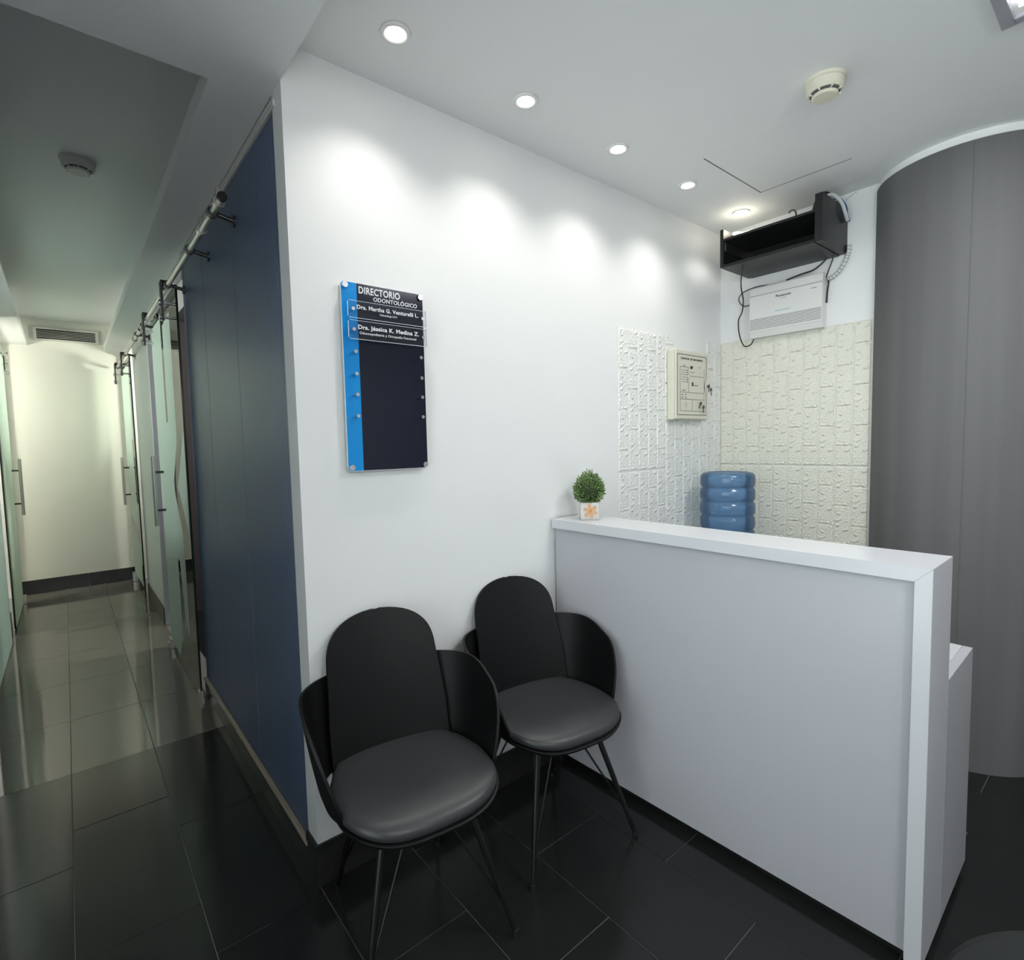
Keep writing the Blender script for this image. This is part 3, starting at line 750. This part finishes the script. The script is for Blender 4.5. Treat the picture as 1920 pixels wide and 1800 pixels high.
for k in range(2):
    for j in range(4): box(bm, 1.928+0.010*j+(0.012 if j > 1 else 0), 1.935+0.010*j+(0.012 if j > 1 else 0), YD, YD+0.0008, 1.601+0.014*k, 1.605+0.014*k)
box(bm, 2.026, 2.040, YD, YD+0.0008, 1.664, 1.684); strip(bm, 2.042, 1.668, 2.085, 1.668, 0.003)
strip(bm, 2.010, 1.736, 2.050, 1.736, 0.002)
for k in range(6):
    a = k*PI/3; box(bm, 1.970+0.010*math.cos(a)-0.0018, 1.970+0.010*math.cos(a)+0.0018, YD, YD+0.0008, 1.566+0.010*math.sin(a)-0.0018, 1.566+0.010*math.sin(a)+0.0018)
obj('printed_diagram', local(bm, ab.location), 'print_black', door_)
obj('title_text', local(fit_text('CENTRAL DE INCENDIO', 1.922, 2.130, 1.798, 0.0100, 'y', YD-0.0001, 0.002), ab.location), 'print_black', door_)
for x, z, r, m in ((1.950, 1.768, 0.0055, 'chrome'), (2.018, 1.760, 0.0085, 'print_black'), (2.095, 1.764, 0.0060, 'chrome'), (1.986, 1.712, 0.004, 'device_white')):
    bm = new_bm(); tube(bm, [(x, -0.0600, z), (x, -0.0680, z)], [r, r*0.75], 12); obj('button', local(bm, ab.location), m, door_, True)
bm = new_bm(); tube(bm, [(2.172, -0.0600, 1.668), (2.172, -0.0700, 1.668)], 0.009, 14); obj('lock', local(bm, ab.location), 'chrome', door_, True)
bm = new_bm(); tube(bm, [(2.105, -0.0600, 1.574), (2.105, -0.0680, 1.574)], 0.008, 14); obj('lock', local(bm, ab.location), 'chrome', door_, True)
def key(x, y, z, ang, label):
    t = thing('key', label, 'key', (x, y, z), 0)
    def rot(bm): bmesh.ops.rotate(bm, verts=bm.verts[:], cent=(0, 0, 0), matrix=Matrix.Rotation(ang, 3, 'Y')); return bm
    bm = new_bm(); tube(bm, [(0, 0.001, -0.010), (0, -0.001, -0.010)], 0.010, 16); obj('bow', rot(bm), 'dark_steel', t)
    bm = new_bm(); prism(bm, [(-0.0025, -0.018), (0.0025, -0.018), (0.0025, -0.040), (0.0, -0.044), (-0.0045, -0.038), (-0.003, -0.034), (-0.0045, -0.030), (-0.0025, -0.027)], 'y', -0.001, 0.001); obj('blade', rot(bm), 'dark_steel', t)
    return t
key(2.175, -0.072, 1.680, 0.0, 'small dark key in the side lock of the alarm box')
key(2.188, -0.075, 1.662, -0.15, 'small key dangling below the side lock of the alarm box')
key(2.105, -0.0695, 1.583, 0.6, 'small key in the lower lock of the alarm box')
key(2.122, -0.0715, 1.566, -0.10, 'small key hanging at the lower right corner of the alarm box')

# ------------------------------------------------------------------ telephone switchboard
XP = L-0.058
pb = thing('telephone_switchboard', 'white telephone switchboard box on the wall below the black shelf', 'switchboard', (L, -0.38, 2.05))
bm = new_bm()
prof = [(XP+0.004, 1.951), (XP, 1.957), (XP, 2.142), (XP+0.003, 2.146), (XP+0.006, 2.184), (XP+0.010, 2.190), (L-0.001, 2.190), (L-0.001, 1.925), (XP+0.016, 1.925)]
prism(bm, prof, 'y', -0.199, -0.563); wpart('housing', bm, 'device_white', pb)
wpart('seam', box(new_bm(), XP-0.0004, XP+0.003, -0.563, -0.199, 2.1425, 2.1455), 'device_seam', pb)
for k in range(8): wpart('vent_slot', box(new_bm(), XP-0.0005, XP+0.002, -0.560, -0.202, 2.0180-0.0076*k, 2.0205-0.0076*k), 'slot_dark', pb)
wpart('brand_text', fit_text('Panasonic', -0.339, -0.415, 2.1150, 0.0125, 'x', XP-0.0002, 0.0025), 'print_black', pb)
wpart('model_text', fit_text('KX-TES824', -0.364, -0.392, 2.103, 0.0050, 'x', XP-0.0002, 0.0), 'device_seam', pb)
wpart('blue_text', fit_text('Advanced Hybrid', -0.336, -0.412, 2.042, 0.0075, 'x', XP-0.0002, 0.0012), 'print_blue', pb)
wpart('indicator', box(new_bm(), XP-0.0006, XP+0.001, -0.537, -0.512, 2.119, 2.123), 'device_seam', pb)

# ------------------------------------------------------------------ black shelf
sh = thing('wall_shelf', 'black open wall shelf near the ceiling above the switchboard', 'shelf', (L, -0.40, 2.26))
wpart('side_panel', box(new_bm(), 2.118, L-0.001, -0.182, -0.164, 2.262, 2.452, 0.001, 1), 'shelf_black', sh)
wpart('side_panel', box(new_bm(), 2.118, L-0.001, -0.650, -0.618, 2.262, 2.470, 0.001, 1), 'shelf_black', sh)
wpart('bottom_board', box(new_bm(), 2.114, L-0.004, -0.617, -0.183, 2.258, 2.272, 0.001, 1), 'shelf_black', sh)
wpart('top_board', box(new_bm(), 2.118, L-0.024, -0.617, -0.183, 2.392, 2.404, 0.001, 1), 'shelf_black', sh)
wpart('back_board', box(new_bm(), L-0.038, L-0.026, -0.617, -0.183, 2.273, 2.3915, 0.001, 1), 'shelf_black', sh)
wpart('lit_strip', box(new_bm(), 2.135, L-0.02, -0.1855, -0.1825, 2.345, 2.390, 0.0005, 1), 'steel', sh)  # pale strip stands in for the lit band on the inner side panel

# ------------------------------------------------------------------ cables
def cable(name, label, pts, r, m, group='cables around the shelf and switchboard'):
    bm = new_bm(); P = spline(pts, 8); c = P[0]
    for p in P: p -= c.copy() if p is not c else Vector((0, 0, 0))
    c0 = c.copy(); pts2 = [Vector((0, 0, 0)) if p is c else p for p in P]
    tube(bm, pts2, r, 8)
    o = obj(name, bm, m, None, True); o.location = c0; return tag(o, label, 'cable', group)
cable('power_cable', 'black cable hanging in a long loop left of the switchboard', [(2.137, -0.277, 2.2545), (2.15, -0.268, 2.235), (2.24, -0.215, 2.215), (2.34, -0.165, 2.195), (2.392, -0.150, 2.140), (2.395, -0.141, 2.080), (2.395, -0.122, 2.040), (2.395, -0.126, 1.968), (2.395, -0.147, 1.905), (2.395, -0.169, 1.890), (2.395, -0.195, 1.898), (2.395, -0.209, 1.922)], 0.0032, 'cable_black')
cable('signal_cable', 'dark grey cable bowed out at the top left of the switchboard', [(2.405, -0.285, 2.196), (2.404, -0.220, 2.202), (2.402, -0.148, 2.190), (2.402, -0.119, 2.160), (2.402, -0.133, 2.125), (2.402, -0.160, 2.111), (2.402, -0.196, 2.115)], 0.0032, 'cable_grey')
cable('signal_cable', 'black cable leaving the top of the switchboard toward the shelf', [(2.39, -0.38, 2.196), (2.39, -0.447, 2.207), (2.39, -0.510, 2.214), (2.39, -0.547, 2.234), (2.39, -0.570, 2.254)], 0.0038, 'cable_black')
cable('signal_cable', 'second black cable rising right of the switchboard to the shelf', [(2.40, -0.567, 2.165), (2.40, -0.578, 2.200), (2.40, -0.590, 2.232), (2.40, -0.597, 2.254)], 0.0030, 'cable_black')
cable('adapter_cable', 'short black cable dropping along the right side of the switchboard', [(2.41, -0.571, 2.165), (2.41, -0.575, 2.140), (2.41, -0.570, 2.100), (2.41, -0.567, 2.045)], 0.0040, 'cable_black')
# spiral-wrapped white hose
sp = thing('cable_hose', 'white spiral-wrapped cable hose under the right end of the shelf', 'cable', (2.405, -0.66, 2.26), group='cables around the shelf and switchboard')
path = spline([(2.410, -0.662, 2.300), (2.408, -0.660, 2.262), (2.405, -0.652, 2.232), (2.405, -0.632, 2.195), (2.405, -0.605, 2.168), (2.405, -0.575, 2.158)], 10)
wpart('sleeve', tube(new_bm(), path, 0.0085, 10), 'cable_white', sp, True)
for i in range(3, len(path)-2, 4):
    d = (path[i+1]-path[i]).normalized(); wpart('wrap', tube(new_bm(), [path[i]-d*0.0016, path[i]+d*0.0016], 0.0098, 12), 'device_seam', sp)
cable('cable_bundle', 'white cable bundle spilling over the right end of the shelf', [(2.30, -0.56, 2.410), (2.28, -0.585, 2.480), (2.29, -0.608, 2.512), (2.30, -0.632, 2.508), (2.31, -0.660, 2.468), (2.33, -0.668, 2.430), (2.37, -0.666, 2.40)], 0.008, 'cable_white')
cable('cable_bundle', 'dark cable bundle on top of the right end of the shelf', [(2.26, -0.55, 2.410), (2.24, -0.575, 2.480), (2.27, -0.595, 2.522), (2.33, -0.605, 2.530), (2.38, -0.620, 2.515), (2.405, -0.610, 2.46), (2.41, -0.590, 2.42)], 0.007, 'cable_black')
cable('network_cable', 'blue cable hanging over the right end of the shelf', [(2.35, -0.590, 2.420), (2.355, -0.600, 2.500), (2.36, -0.630, 2.510), (2.365, -0.657, 2.470), (2.372, -0.662, 2.430), (2.40, -0.662, 2.405)], 0.006, 'cable_blue')
cable('network_cable', 'thin pale cable sticking out behind the right end of the shelf', [(2.41, -0.60, 2.42), (2.41, -0.640, 2.50), (2.41, -0.670, 2.525), (2.41, -0.690, 2.532)], 0.003, 'cable_white')
cable('cable_bundle', 'pale cables bunched in the left corner of the shelf', [(2.30, -0.27, 2.412), (2.26, -0.22, 2.428), (2.20, -0.192, 2.436), (2.24, -0.205, 2.452), (2.33, -0.24, 2.43), (2.37, -0.26, 2.412)], 0.008, 'cable_white')
cable('loose_wire', 'small bent dark wire standing above the middle of the shelf', [(2.37, -0.440, 2.408), (2.37, -0.434, 2.470), (2.37, -0.432, 2.510), (2.37, -0.424, 2.528), (2.37, -0.408, 2.532), (2.37, -0.398, 2.522)], 0.0045, 'cable_grey')

# ------------------------------------------------------------------ reception counter
ct = thing('reception_counter', 'white laminate reception counter with raised front bar', 'counter', (1.030, 0, 0), 0.0153)
YE = -1.312; TH = 0.205; ZT = 1.060
bm = new_bm(); prism(bm, [(YE, ZT), (-0.013, ZT), (-0.013, ZT-0.037), (YE+0.037, ZT-0.037)], 'x', 0.0, TH); obj('top_slab', bm, 'counter_edge', ct)
bm = new_bm(); prism(bm, [(YE, 0.03), (YE+0.037, 0.03), (YE+0.037, ZT-0.0372), (YE, ZT-0.0002)], 'x', 0.0, TH); obj('end_post', bm, 'counter_edge', ct)
bm = new_bm(); box(bm, -0.0003, 0.0005, YE+0.0002, YE+0.0008, 0.03, ZT-0.001); obj('edge_joint', bm, 'device_seam', ct)
bm = new_bm(); prism(bm, [(YE+0.0005, ZT-0.0010), (YE+0.0012, ZT-0.0004), (YE+0.0374, ZT-0.0366), (YE+0.0367, ZT-0.0372)], 'x', -0.0003, 0.0005); obj('mitre_joint', bm, 'device_seam', ct)
obj('front_panel', box(new_bm(), 0.022, 0.040, YE+0.037, -0.013, 0.035, ZT-0.0375), 'counter_white', ct)
obj('toe_kick', box(new_bm(), 0.050, TH-0.02, YE+0.02, -0.013, 0.0, 0.0345), 'toe_kick', ct)
obj('back_panel', box(new_bm(), TH-0.018, TH-0.001, YE+0.037, -0.024, 0.74, ZT-0.0375), 'counter_white', ct)
obj('desk_end_panel', box(new_bm(), TH+0.0005, 0.535, YE, YE+0.025, 0.03, 0.722, 0.001, 1), 'counter_white', ct)
obj('desk_top', box(new_bm(), TH+0.0005, 0.535, YE+0.0255, -0.024, 0.695, 0.722, 0.001, 1), 'counter_edge', ct)
obj('desk_front', box(new_bm(), TH-0.018, TH-0.001, YE+0.037, -0.024, 0.03, 0.739), 'counter_white', ct)
for y in (YE+0.012, -0.05, YE+0.65): obj('glide', box(new_bm(), 0.40, 0.43, y-0.01, y+0.012, 0.0, 0.03 if y < YE+0.05 else 0.694), 'toe_kick', ct)
for y in (YE+0.018,): obj('glide', box(new_bm(), 0.10, 0.13, y-0.01, y+0.01, 0.0, 0.03), 'toe_kick', ct)

# sheets of paper lying on the lower desk behind the bar
t = tag(obj('paper_sheet', box(new_bm(), -0.10, 0.10, -0.07, 0.07, 0, 0.0008), 'device_white'), 'white paper sheet on the low desk behind the counter bar', 'paper')
t.location = (1.40, -1.18, 0.7225); t.rotation_euler = (0, 0, 0.3)

# ------------------------------------------------------------------ potted plant on the counter
pt = thing('potted_plant', 'small round green bush in a flower-printed square pot on the counter', 'plant', (1.142, -0.125, ZT), -0.75)
S = 0.0385
obj('pot', box(new_bm(), -S, S, -S, S, 0.0, 0.073, 0.004, 2), 'pot_stone', pt, True)
bm = new_bm()
for k in range(6):
    a = PI/2 + k*PI/3 + 0.2
    prism(bm, [(0.002+math.cos(a+d)*r, 0.037+math.sin(a+d)*r) for r, d in ((0.005, -0.5), (0.017, -0.48), (0.030, -0.24), (0.031, 0.18), (0.018, 0.46), (0.005, 0.5))], 'y', -S-0.0009, -S+0.0001)
obj('printed_petals', bm, 'petal_peach', pt)
bm = new_bm(); tube(bm, [(0.002, -S, 0.037), (0.002, -S-0.0014, 0.037)], 0.0075, 14); obj('printed_core', bm, 'petal_core', pt)
bm = new_bm(); bmesh.ops.create_icosphere(bm, subdivisions=2, radius=0.052)
for v in bm.verts: v.co.z = v.co.z*0.95 + 0.122
obj('bush_core', bm, 'leaf_core', pt, True)
def leaves(n, seed):
    rnd = random.Random(seed); bm = new_bm()
    for i in range(n):
        th_ = rnd.uniform(0, 2*PI); u = rnd.uniform(-0.98, 1.0); s = math.sqrt(1-u*u)
        d = Vector((s*math.cos(th_), s*math.sin(th_), u)); rr = rnd.uniform(0.044, 0.060)
        if u > 0.55: rr *= 1 + 0.35*(u-0.55)
        p = Vector((d.x*rr, d.y*rr, d.z*rr*1.0+0.122))
        dirv = (d + Vector((rnd.uniform(-.6, .6), rnd.uniform(-.6, .6), rnd.uniform(-.1, .8)))).normalized()
        sd = dirv.cross(Vector((rnd.uniform(-1, 1), rnd.uniform(-1, 1), rnd.uniform(-1, 1)))).normalized()
        ln = rnd.uniform(0.010, 0.018); wd = rnd.uniform(0.0020, 0.0034)
        nn = dirv.cross(sd)*0.0012
        a = bm.verts.new(p); b1 = bm.verts.new(p+dirv*ln*0.5+sd*wd+nn); c1 = bm.verts.new(p+dirv*ln); d1_ = bm.verts.new(p+dirv*ln*0.5-sd*wd+nn)
        bm.faces.new((a, b1, c1)); bm.faces.new((a, c1, d1_))
    for k in range(4):   # little upright sprigs at the tip
        x, y = rnd.uniform(-0.022, 0.022), rnd.uniform(-0.022, 0.022); zz = rnd.uniform(-0.014, 0.004)
        for j in range(6):
            z = 0.172+zz+0.006*j; a_ = j*2.1; q = Vector((x, y, z)); dv = Vector((math.cos(a_)*0.6, math.sin(a_)*0.6, 1)).normalized(); sd = dv.cross(Vector((0, 0, 1))).normalized()
            a = bm.verts.new(q); b1 = bm.verts.new(q+dv*0.006+sd*0.002); c1 = bm.verts.new(q+dv*0.012); d1_ = bm.verts.new(q+dv*0.006-sd*0.002)
            bm.faces.new((a, b1, c1)); bm.faces.new((a, c1, d1_))
    return bm
for n, sd, m in ((900, 3, 'leaf_green'), (650, 5, 'leaf_light')):
    o = obj('foliage', leaves(n, sd), m, pt); o['kind'] = 'stuff'

# ------------------------------------------------------------------ water bottle on its dispenser
bx, by = 2.098, -0.222
wd_ = thing('water_dispenser', 'white water dispenser hidden behind the counter under the blue bottle', 'dispenser', (bx, by, 0))
obj('body', box(new_bm(), -0.15, 0.15, -0.15, 0.15, 0.02, 0.72, 0.012, 2), 'dispenser_white', wd_, True)
bm = new_bm(); lathe(bm, [(0.13, 0.72), (0.135, 0.735), (0.10, 0.75), (0.055, 0.752)], 28); obj('collar', bm, 'dispenser_white', wd_, True)
obj('drip_tray', box(new_bm(), -0.21, -0.15, -0.08, 0.08, 0.36, 0.38, 0.003, 1), 'slot_dark', wd_)
for y, m in ((-0.045, 'print_blue'), (0.045, 'red_cloth')):
    bm = new_bm(); tube(bm, [(-0.15, y, 0.58), (-0.19, y, 0.58), (-0.195, y, 0.55)], 0.012, 10); obj('tap', bm, m, wd_, True)
for x in (-0.13, 0.13):
    for y in (-0.13, 0.13): obj('foot', box(new_bm(), x-0.015, x+0.015, y-0.015, y+0.015, 0, 0.02), 'rubber', wd_)
wb = thing('water_bottle', 'translucent blue ribbed water bottle upside down behind the counter', 'bottle', (bx, by, 0.752))
prof = [(0.028, 0.0), (0.028, 0.03), (0.045, 0.045), (0.100, 0.075), (0.126, 0.095), (0.134, 0.115)]
z = 0.115
for k in range(4):
    prof += [(0.134, z+0.030), (0.132, z+0.040), (0.1255, z+0.047), (0.1255, z+0.053), (0.132, z+0.060), (0.134, z+0.068)]; z += 0.072
prof += [(0.134, 0.428), (0.131, 0.443), (0.122, 0.455), (0.112, 0.458)]
bm = new_bm(); lathe(bm, prof, 48, cap0=False, cap1=False); obj('body', bm, 'bottle_blue', wb, True, 60)
bm = new_bm(); lathe(bm, [(0.112, 0.458), (0.100, 0.452), (0.060, 0.448), (0.004, 0.447)], 48, cap0=False); obj('base', bm, 'bottle_blue', wb, True, 60)
bm = new_bm(); lathe(bm, [(0.030, 0.0), (0.030, 0.028), (0.029, 0.029)], 24, cap1=False); obj('cap', bm, 'print_blue', wb, True)

# ------------------------------------------------------------------ chairs
def make_chair(label):
    t = thing('waiting_chair', label, 'chair', group='black waiting chairs')
    # seat pad: rounded outline, slightly wider at the front
    def outline(s, n=56, grow=0.0):
        pts = []
        for k in range(n):
            a = 2*PI*k/n; ca, sa = math.cos(a), math.sin(a); e = 2/3.0
            x = math.copysign(abs(ca)**e, ca)*(0.225*s+grow); y = math.copysign(abs(sa)**e, sa)*(0.215*s+grow)
            f = 1 - 0.16*max(0, y)/0.215
            pts.append((x*f, y-0.020))
        return pts
    def stack(bm, rings):
        R = [[bm.verts.new((x, y, z(x, y))) for x, y in outline(s, grow=g)] for s, g, z in rings]
        for a, c in zip(R, R[1:]):
            n = len(a)
            for k in range(n): bm.faces.new((a[k], a[(k+1) % n], c[(k+1) % n], c[k]))
        bm.faces.new(R[0][::-1]); bm.faces.new(R[-1]); return bm
    dip = lambda h: (lambda x, y: h - 0.012*math.exp(-((x/0.14)**2+((y-0.02)/0.13)**2)) - 0.020*max(0, (-y-0.14)/0.09)**2)
    flat = lambda h: (lambda x, y: h - 0.020*max(0, (-y-0.14)/0.09)**2)
    obj('seat_pad', stack(new_bm(), [(0.97, 0, flat(0.428)), (1.0, 0, flat(0.434)), (1.0, 0, flat(0.444)), (0.988, 0, flat(0.452)), (0.955, 0, dip(0.457)), (0.85, 0, dip(0.460)), (0.65, 0, dip(0.461)), (0.4, 0, dip(0.461)), (0.15, 0, dip(0.461))]), 'chair_leather', t, True, 80)
    obj('seat_shell', stack(new_bm(), [(0.6, 0, flat(0.405)), (0.9, 0, flat(0.409)), (1.0, 0.002, flat(0.418)), (1.0, 0.005, flat(0.427)), (0.98, 0.004, flat(0.428))]), 'chair_plastic', t, True, 60)
    def surf(name, f, nu, nv, thick, m='chair_plastic'):
        bm = new_bm(); G = [[bm.verts.new(f(i/nu, j/nv)) for j in range(nv+1)] for i in range(nu+1)]
        for i in range(nu):
            for j in range(nv): bm.faces.new((G[i][j], G[i+1][j], G[i+1][j+1], G[i][j+1]))
        bmesh.ops.recalc_face_normals(bm, faces=bm.faces[:])
        bmesh.ops.solidify(bm, geom=bm.faces[:], thickness=thick)
        return obj(name, bm, m, t, True, 50)
    # centre panel of the back, rounded at the top
    def back(u, v):
        U = 2*u-1; z0, z1 = 0.425, 0.856
        z = z0 + (z1-z0)*v
        # half width: narrow at seat, widest at arm height, rounded corners at the top
        hw = 0.186 - 0.020*max(0.0, (z-0.55)/0.30)
        top = (z-0.745)/(z1-0.745)
        if top > 0: hw *= max(0.0, 1-top**2.6)**(1/2.4)*0.94 + 0.06*(1-top)
        if v >= 1: hw = 0.012
        x = U*hw
        y = 0.150 + 0.095*((z-z0)/(z1-z0)) + 0.012*((z-z0)/(z1-z0))**2 - 1.0*x*x
        return (x, y, z)
    surf('backrest', lambda u, v: back(u, 1-(1-v)**1.6), 24, 30, 0.009)
    # side wings that wrap round from behind the back panel to the seat front
    def wing(s):
        def f(u, v):
            ph = math.radians(20 + 98*u)
            q = max(0.0, (math.degrees(ph)-52)/(118-52))
            zt = 0.690 - 0.236*q**3.2
            tt = v; z = 0.428 + (zt-0.428)*tt
            hh = (z-0.428)/0.262
            rx = 0.240 + 0.046*hh**0.8; ry = 0.186 + 0.054*hh
            sn, cs = math.sin(ph)**0.75, math.copysign(abs(math.cos(ph))**0.75, math.cos(ph))
            return (s*sn*rx, cs*ry - 0.004 + 0.010*(1-u), z)
        return f
    for s in (-1, 1): surf('wing', wing(s), 28, 12, 0.008)
    obj('seat_mount', box(new_bm(), -0.13, 0.13, -0.13, 0.11, 0.392, 0.406, 0.004, 1), 'black_metal', t)
    for sx, sy, fx, fy in ((-1, -1, -0.215, -0.225), (1, -1, 0.215, -0.225), (-1, 1, -0.170, 0.215), (1, 1, 0.170, 0.215)):
        top = Vector((sx*0.115, -0.115 if sy < 0 else 0.095, 0.400)); ft = Vector((fx, fy, 0.006))
        lg = obj('leg', tube(new_bm(), [top, top.lerp(ft, 0.5), ft], [0.0105, 0.0095, 0.0062], 12), 'black_metal', t, True)
        br0 = Vector((sx*0.030, sy*0.100, 0.400)); j = top.lerp(ft, 0.80)
        obj('brace', tube(new_bm(), [br0, j], [0.0036, 0.0032], 8), 'black_metal', lg, True)
        obj('foot_tip', tube(new_bm(), [ft+Vector((0, 0, 0.012)), ft-Vector((0, 0, 0.006))], [0.0085, 0.0090], 12), 'rubber', lg, True)
    return t
c1 = make_chair('black waiting chair nearest the wall corner and blue partition')
c2 = dup(c1); c2['label'] = 'black waiting chair between the other chair and the counter'
c1.location = (0.176, -0.287, 0); c1.rotation_euler = (0, 0, -0.138)
c2.location = (0.742, -0.268, 0); c2.rotation_euler = (0, 0, -0.150)

c3 = dup(c1, (0.004, -1.708, 0), -1.4); c3['label'] = 'black waiting chair at the bottom right, only its back edge in view'
